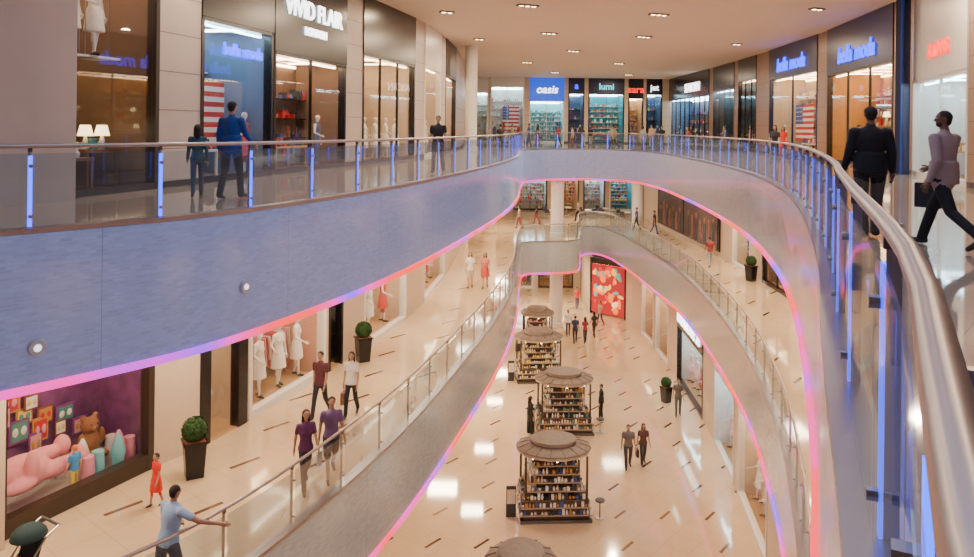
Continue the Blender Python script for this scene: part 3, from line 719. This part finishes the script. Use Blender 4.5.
# ------------------------------------------------------------------ pink window display
def blob(name,ells,mat,loc,rz,eyes=None,vox=.03):
    pm=MB()
    for c,r,*rt in ells: pm.ell(c,r,mat,18,12,rt[0] if rt else None)
    t=pm.obj('t',False); md=t.modifiers.new('r','REMESH'); md.mode='VOXEL'; md.voxel_size=vox; s=t.modifiers.new('s','SMOOTH'); s.iterations=4
    me=bpy.data.meshes.new_from_object(t.evaluated_get(bpy.context.evaluated_depsgraph_get())); bpy.data.objects.remove(t)
    o2=MB(); o2.v=[tuple(v.co) for v in me.vertices]; o2.f=[list(p.vertices) for p in me.polygons]; o2.mats=[mat]; o2.m=[0]*len(o2.f); o2.uv=[None]*len(o2.f)
    for c,r,m in(eyes or []): o2.ell(c,r,m,10,8)
    o=o2.obj(name); o.location=loc; o.rotation_euler=(0,0,rz); return o
PINK=M('pink_plush',(.80,.30,.34),.9,var=.15,scale=20); BRN=M('brown_plush',(.25,.10,.04),.95,var=.2,scale=25)
wl=wall_line(LMID)
a=at_s(wl,s_of_u(wl,2)); b=at_s(wl,s_of_u(wl,157))
if a[1]>b[1]: a,b=b,a
T,d,n,L=local_T(a[:2],b[:2],Z1)
ang=math.atan2(d.y,d.x)
eyem=GOODS[2]
q=T(Vector((L*.30,.80,.36)))
blob('plush_bear',[((-.1,0,.35),(.62,.38,.36)),((-.78,0,.52),(.36,.33,.35)),((-1.0,0,.85),(.13,.08,.14)),((-.6,0,.88),(.13,.08,.14)),((-1.05,-.2,.48),(.17,.14,.13)),((.55,-.2,.28),(.5,.17,.17)),((.5,.25,.42),(.5,.17,.17)),((1.02,-.22,.34),(.16,.18,.22)),((.98,.25,.48),(.16,.18,.22)),((-.35,-.42,.3),(.35,.13,.13)),((-.1,-.38,.6),(.14,.13,.3))],PINK,q,ang,[((-1.12,-.1,.64),.04,eyem),((-.92,-.28,.62),.04,eyem),((-1.2,-.24,.52),.05,GOODS[0])])
q=T(Vector((L*.76,1.0,.38)))
blob('teddy_bear',[((0,0,.3),(.22,.2,.28)),((0,-.02,.68),(.2,.18,.18)),((-.15,0,.85),(.07,.05,.07)),((.15,0,.85),(.07,.05,.07)),((-.24,-.08,.4),(.08,.09,.18)),((.24,-.08,.4),(.08,.09,.18)),((-.13,-.25,.1),(.09,.2,.09)),((.13,-.25,.1),(.09,.2,.09)),((0,-.18,.63),(.08,.07,.06))],BRN,q,ang,[((-.07,-.18,.73),.02,eyem),((.07,-.18,.73),.02,eyem),((0,-.25,.66),.02,eyem)],.022)
mb=MB(T)
fcols=[GOODS[7],GOODS[4],GOODS[6],GOODS[0],GOODS[9],GOODS[5]]
for i in range(26):
    x=L*(.06+.88*((i*.37)%1)); z=.8+((i*.61)%1)*2.2; w=.25+.22*R.random(); h=.3+.25*R.random()
    mb.box((x,1.58-.012*(i%6),z),(w,.03,h),[GOODS[4],GOODS[8],GOODS[10]][i%3]); mb.box((x,1.56-.012*(i%6),z),(w*.78,.015,h*.78),fcols[i%6])
    for s_ in(-1,1): mb.ell((x+s_*w*.2,1.55-.012*(i%6),z),(w*.14,.015,h*.2),fcols[(i+2)%6],8,6)
mb.obj('picture_frame_collage')
mb=MB(T)
for i,(fx,fy) in enumerate(((.62,.4),(.66,.75),(.70,.45),(.86,.5),(.90,.9),(.82,.35),(.94,.5),(.64,1.3),(.88,1.3))):
    mb.lathe((L*fx,fy,.022),[(.12,0),(.12,.36),(.16,.5),(.08,.8),(.03,.9)] if i%2 else [(.12,0),(.14,.3),(.12,.66)],[M('gift_pink',(.8,.3,.45),.4),M('gift_white',(.8,.75,.78),.3),M('gift_aqua',(.2,.55,.6),.3)][i%3],14)
mb.obj('gift_box_display')
q=T(Vector((L*.52,.35,.36)))
person('toy_doll',q.x,q.y,q.z-.336,math.degrees(ang),1.0,top=(.05,.3,.7),bottom=(.8,.6,.1),skin=(.8,.5,.35),hair=(.7,.2,.05),stride=8,child=True)
# ------------------------------------------------------------------ ceiling fixtures and lights
def area(x,y,z,size,power,col,shape='DISK',sy=None,spread=None,name='ceiling_area_light'):
    l=bpy.data.lights.new(name,'AREA'); l.shape=shape; l.size=size
    if sy: l.size_y=sy
    l.energy=power; l.color=col
    if spread: l.spread=math.radians(spread)
    o=bpy.data.objects.new(name,l); bpy.context.collection.objects.link(o); o.location=(x,y,z); return o
WARM=(1,.75,.50); NEU=(1,.78,.55); COOL=(.55,.68,1)
TRIM=M('fixture_trim',(.2,.15,.12),.5); LAMPM=M('lamp_face',(1,1,1),.4,0,(1,.8,.5),10)
def spot_fix(x,y,p,n=3,ang=.4):
    mb=MB(); mb.box((0,0,-.03),(.30*n,.32,.06),TRIM,rz=ang)
    for i in range(n):
        o=(i-(n-1)/2)*.28; mb.lathe((o*math.cos(ang),o*math.sin(ang),-.075),[(.07,0),(.11,.02)],LAMPM,14)
    ob=mb.obj('recessed_ceiling_light'); ob.location=(x,y,CEIL)
    area(x,y,CEIL-.12,.4,p,WARM)
for (x,y) in((-5.8,18),(-3.8,25),(-1.8,33),(-.5,43)): spot_fix(x,y,230,2)
for (x,y) in((9.5,14),(12,21),(13.4,31),(14.4,44)): spot_fix(x,y,270,2)
for (x,y) in((3,58),(10,58),(6,68),(13,70)): spot_fix(x,y,460,3)
for (x,y) in((1.6,31),(7.4,33),(3.2,40),(8.4,41),(5.5,49)): spot_fix(x,y,700,3)
mb=MB()
for i in range(5): mb.box((1-6+i*3,11,CEIL-.05),(.12,26,.12),WHITE)
for i in range(7): mb.box((1,-1+i*4.2,CEIL-.05),(12,.12,.12),WHITE)
mb.obj('unseen_skylight_bars')  # unseen skylight bars, added below a solid ceiling to match the fill
area(1,11,CEIL-.15,11,1000,COOL,'RECTANGLE',25,name='added_skylight_fill')  # bluish fill light added out of view; no opening above it
def along(EF,off,zc,p,s0,s1,step,col=WARM,size=1.4):
    s=s0
    while s<s1:
        q=at_s(EF,s); area(q[0]+q[2]*off,q[1]+q[3]*off,zc,size,p,col,'SQUARE',name='under_slab_fill'); s+=step  # fill lights added under the slabs, without fixtures
LT=EFS[2][-1][4]
along(EFS[2],2.3,-FD-.06,215,10,LT-6,6.0,NEU)
along(EFS[1],1.7,Z1-FD-.06,170,12,LT-6,7.0,NEU,1.0)
for (x,y) in((1,57),(8,62)): area(x,y,-FD-.06,1.4,420,NEU,'SQUARE')  # extra fill added to brighten the far end, no fixture
for (x,y) in((1,56),(5,59),(-2,38)): area(x,y,Z1-FD-.06,1.4,420,NEU,'SQUARE')  # same added fill below the middle slab
# ------------------------------------------------------------------ PEOPLE
def put(name,u,v,z,dx=0,**k):
    x,y=pixel_to_plane(u,v,z); return person(name,x+dx,y,z,**k)
SK=(.38,.20,.12); SKD=(.18,.085,.05); SKL=(.55,.32,.21)
put('man_in_mauve_cardigan',943,248,Z2,face=25,H=1.83,top=(.36,.25,.25),bottom=(.01,.01,.013),skin=SKD,sleeve='long',stride=24,beard=True,turn=45,vox=.014,bulk=1.12,bag=(.03,.03,.035),arm={1:(20,12,45),-1:(-15,12,30)})
person('man_in_black_jacket',5.4,10.7,Z2,face=-8,H=1.82,top=(.008,.008,.01),bottom=(.09,.07,.065),skin=SKD,sleeve='long',stride=6,vox=.014,bulk=1.2)
put('man_in_blue_jacket',231,199,Z2,face=-15,H=1.92,top=(.008,.06,.30),bottom=(.02,.02,.03),skin=SK,sleeve='long',stride=9,vox=.016,bulk=1.1,arm={1:(18,9,30),-1:(-5,10,20)})
put('woman_in_teal_top',197,197,Z2,face=20,H=1.48,top=(.02,.09,.13),bottom=(.04,.07,.12),female=True,hairlong=True,sleeve='long',stride=16,vox=.016)
person('man_in_black_shirt',-1.55,24.2,Z2,face=170,H=1.82,top=(.012,.012,.015),bottom=(.02,.02,.02),stride=12,bulk=1.1)
person('woman_in_red_top',15.2,39,Z2,face=150,H=1.7,top=(.7,.03,.03),bottom=(.6,.04,.03),female=True,hairlong=True,stride=14)
cols=[(.02,.02,.03),(.35,.35,.38),(.05,.08,.25),(.25,.04,.04),(.015,.015,.015),(.4,.3,.2)]
for i,(x,y) in enumerate(((12.5,33),(13.6,36),(14.4,46),(11.9,45),(12.2,53),(9.5,57),(7.6,60),(6.8,60.4),(3.2,58),(1.2,56),(.8,44),(13,60),(4.2,63),(10.8,65),(14.2,29),(5.4,57.5),(9,66),(2.2,66),(14.8,55),(11.4,55.5))):
    person('shopper_in_%s_top'%['black','grey','navy','maroon','black','tan'][i%6],x,y,Z2,face=R.choice((0,90,180,-90,150)),H=R.uniform(1.6,1.82),top=cols[i%6],bottom=cols[(i*2+4)%5],stride=R.choice((8,18,22)),female=i%3==0,hairlong=i%3==0,sleeve='long' if i%2 else 'short',vox=.026)
put('man_in_maroon_shirt',320,417,Z1,face=165,H=1.72,top=(.10,.025,.04),bottom=(.02,.02,.035),stride=18,arm={1:(-20,10,15),-1:(20,10,20)})
put('woman_in_white_top',351,416,Z1,face=172,H=1.68,top=(.75,.72,.68),bottom=(.012,.012,.015),female=True,hairlong=True,stride=16,bag=(.2,.08,.06))
put('man_in_violet_shirt',341,477,Z1,dx=-.22,face=200,H=1.76,top=(.16,.09,.20),bottom=(.03,.03,.05),legs='shorts',stride=20,skin=SK,bag=(.6,.6,.62),vox=.016)
put('woman_in_plum_dress',310,488,Z1,dx=-.1,face=205,H=1.68,top=(.10,.02,.085),bottom=(.02,.018,.035),female=True,hairlong=True,stride=22,vox=.016)
put('woman_in_white_blouse',470,288,Z1,face=180,H=1.68,top=(.82,.78,.72),bottom=(.6,.5,.4),legs='shorts',female=True,hairlong=True,stride=12,skin=SKL)
put('woman_in_pink_dress',485,288,Z1,face=175,H=1.66,top=(.7,.2,.18),bottom=(.6,.08,.07),legs='skirt',female=True,hairlong=True,stride=14,skin=SKL)
put('girl_in_red_dress',156,506,Z1,face=150,H=1.02,top=(.7,.03,.015),bottom=(.7,.03,.015),legs='dress',female=True,child=True,stride=10,sleeve='short',vox=.016)
person('man_in_light_blue_shirt',-5.0,12.1,Z1,face=-35,H=1.78,top=(.30,.46,.70),bottom=(.04,.05,.09),stride=12,skin=SK,vox=.014,lean=8,bulk=1.2,arm={1:(50,52,25),-1:(15,14,40)})
person('child_in_red_shirt',-8.05,11.9,Z1,face=160,H=1.35,top=(.6,.02,.02),bottom=(.05,.05,.08),child=True,stride=6,vox=.016)
for i,(x,y) in enumerate(((4,60),(7.5,62),(11.3,57),(12.4,42),(12.2,55),(2.5,57))):
    person('shopper_in_%s_top'%['black','grey','navy','maroon','black','tan'][i%6],x,y,Z1,face=R.choice((0,90,180,-90)),H=1.7,top=cols[i%6],bottom=cols[(i+3)%5],stride=14,female=i%2==0,vox=.026)
put('man_in_grey_tshirt',628,468,Z0,face=178,H=1.76,top=(.15,.13,.12),bottom=(.04,.04,.055),stride=12,bulk=1.1)
put('woman_in_brown_top',643,464,Z0,face=182,H=1.66,top=(.11,.055,.045),bottom=(.05,.05,.06),female=True,hairlong=True,stride=12,bulk=1.1,bag=(.08,.04,.03))
put('man_in_olive_shirt',678,416,Z0,face=170,H=1.78,top=(.12,.11,.09),bottom=(.12,.11,.1),stride=10)
put('kiosk_attendant',530,434,Z0,face=-70,H=1.7,top=(.015,.015,.02),bottom=(.02,.02,.02),female=True,hairlong=True,stride=3,sleeve='long')
person('kiosk_attendant',5.6,36.2,Z0,face=90,H=1.7,top=(.02,.02,.02),bottom=(.02,.02,.02),stride=3,sleeve='long')
put('man_in_dark_shirt',575,343,Z0,face=0,H=1.76,top=(.03,.04,.09),bottom=(.03,.03,.04),stride=14)
put('woman_in_maroon_top',585,343,Z0,face=5,H=1.68,top=(.3,.05,.06),bottom=(.03,.03,.05),female=True,hairlong=True,stride=14)
put('woman_in_black_dress',594,337,Z0,face=20,H=1.66,top=(.03,.03,.03),bottom=(.03,.03,.03),female=True,hairlong=True,stride=14)
put('woman_in_red_top',577,309,Z0,face=180,H=1.7,top=(.7,.05,.04),bottom=(.1,.1,.2),female=True,stride=14,vox=.026)
put('man_in_white_shirt',568,336,Z0,face=180,H=1.74,top=(.7,.7,.7),bottom=(.05,.05,.1),stride=10)
put('man_in_tan_shirt',600,326,Z0,face=120,H=1.74,top=(.4,.3,.2),bottom=(.05,.05,.1),stride=14,vox=.026)
# stroller with child
x,y=-7.35,12.05
em=bpy.data.objects.new('baby_stroller',None); bpy.context.collection.objects.link(em); em.location=(x,y,Z1); em.rotation_euler=(0,0,2.6)
mb=MB(); TEAL=M('stroller_fabric_dark_teal',(.008,.03,.034),.8)
for sx in(-.25,.25):
    for wy in(-.32,.35):
        r=.14 if wy<0 else .1
        for k in range(16):
            t=k*math.pi/8; t2=(k+1)*math.pi/8
            mb.cyl((sx,wy+r*math.cos(t),r+.02+r*math.sin(t)),(sx,wy+r*math.cos(t2),r+.02+r*math.sin(t2)),.022,.022,GOODS[2],6)
        mb.cyl((sx-.03,wy,r+.02),(sx+.03,wy,r+.02),.03,.03,STEEL,8)
        for k in range(5):
            t=k*math.pi*.4; mb.cyl((sx,wy,r+.02),(sx,wy+r*math.cos(t),r+.02+r*math.sin(t)),.008,.008,STEEL,5)
    mb.cyl((sx,.35,.14),(sx,-.3,.95),.016,.016,STEEL,8); mb.cyl((sx,-.32,.16),(sx,.1,.5),.016,.016,STEEL,8); mb.cyl((sx,-.3,.95),(sx,-.5,1.05),.016,.016,STEEL,8)
mb.cyl((-.25,-.5,1.05),(.25,-.5,1.05),.022,.022,GOODS[2],8); mb.cyl((-.25,.35,.12),(.25,.35,.12),.012,.012,STEEL,6); mb.cyl((-.25,-.32,.16),(.25,-.32,.16),.012,.012,STEEL,6)
mb.box((0,.08,.42),(.44,.42,.07),TEAL); mb.box((0,-.17,.68),(.44,.07,.55),TEAL,rot=Matrix.Rotation(.3,3,'X')); mb.box((0,.33,.24),(.3,.14,.04),TEAL)
mb.ell((0,-.16,.95),(.25,.28,.2),TEAL,16,8,fn=lambda p:Vector((p.x,p.y,max(p.z,-.02)))); mb.obj('frame',parent=em)
c=person('toddler',0,0,0,0,.78,top=(.5,.1,.1),bottom=(.1,.1,.2),child=True,seated=True,stride=0); c.parent=em; c.location=(0,-.02,.12)
for i,(x,y) in enumerate(((8.5,64),(10.2,65.5),(7,66),(11.5,62.5),(5.5,63.5))):
    mb=MB(); mb.lathe((0,0,0),[(.25,0),(.24,.03),(.04,.05),(.035,.7)],STEEL,14); mb.lathe((0,0,.7),[(.42,0),(.42,.04)],WHITE,20)
    o=mb.obj('cafe_table'); o.location=(x,y,Z1)
    for t in(0,2.1,4.2):
        mb=MB()
        for a_ in(-.18,.18):
            for b_ in(-.18,.18): mb.cyl((a_,b_,0),(a_*.9,b_*.9,.45),.014,.014,STEEL,6)
        mb.box((0,0,.46),(.42,.42,.03),GOODS[2]); mb.box((0,-.2,.72),(.4,.03,.3),GOODS[2])
        for a_ in(-.17,.17): mb.cyl((a_,-.19,.45),(a_,-.21,.75),.012,.012,STEEL,6)
        o=mb.obj('cafe_chair'); o.location=(x+.75*math.cos(t),y+.75*math.sin(t),Z1); o.rotation_euler=(0,0,t+math.pi/2)
# ------------------------------------------------------------------ world + camera
w=bpy.data.worlds.new('World'); bpy.context.scene.world=w; w.use_nodes=True
w.node_tree.nodes['Background'].inputs[0].default_value=(.8,.75,.7,1); w.node_tree.nodes['Background'].inputs[1].default_value=.1
cam=bpy.data.cameras.new('camera'); co=bpy.data.objects.new('camera',cam); bpy.context.collection.objects.link(co)
cam.sensor_width=36; cam.lens=F/974*36; cam.shift_y=-(278.5-V0)/974; cam.clip_start=.05; cam.clip_end=300
m=(Matrix.Rotation(math.pi/2,4,'X')@Matrix.Rotation(TH,4,'Z')); m.translation=(0,0,E); co.matrix_world=m
bpy.context.scene.camera=co
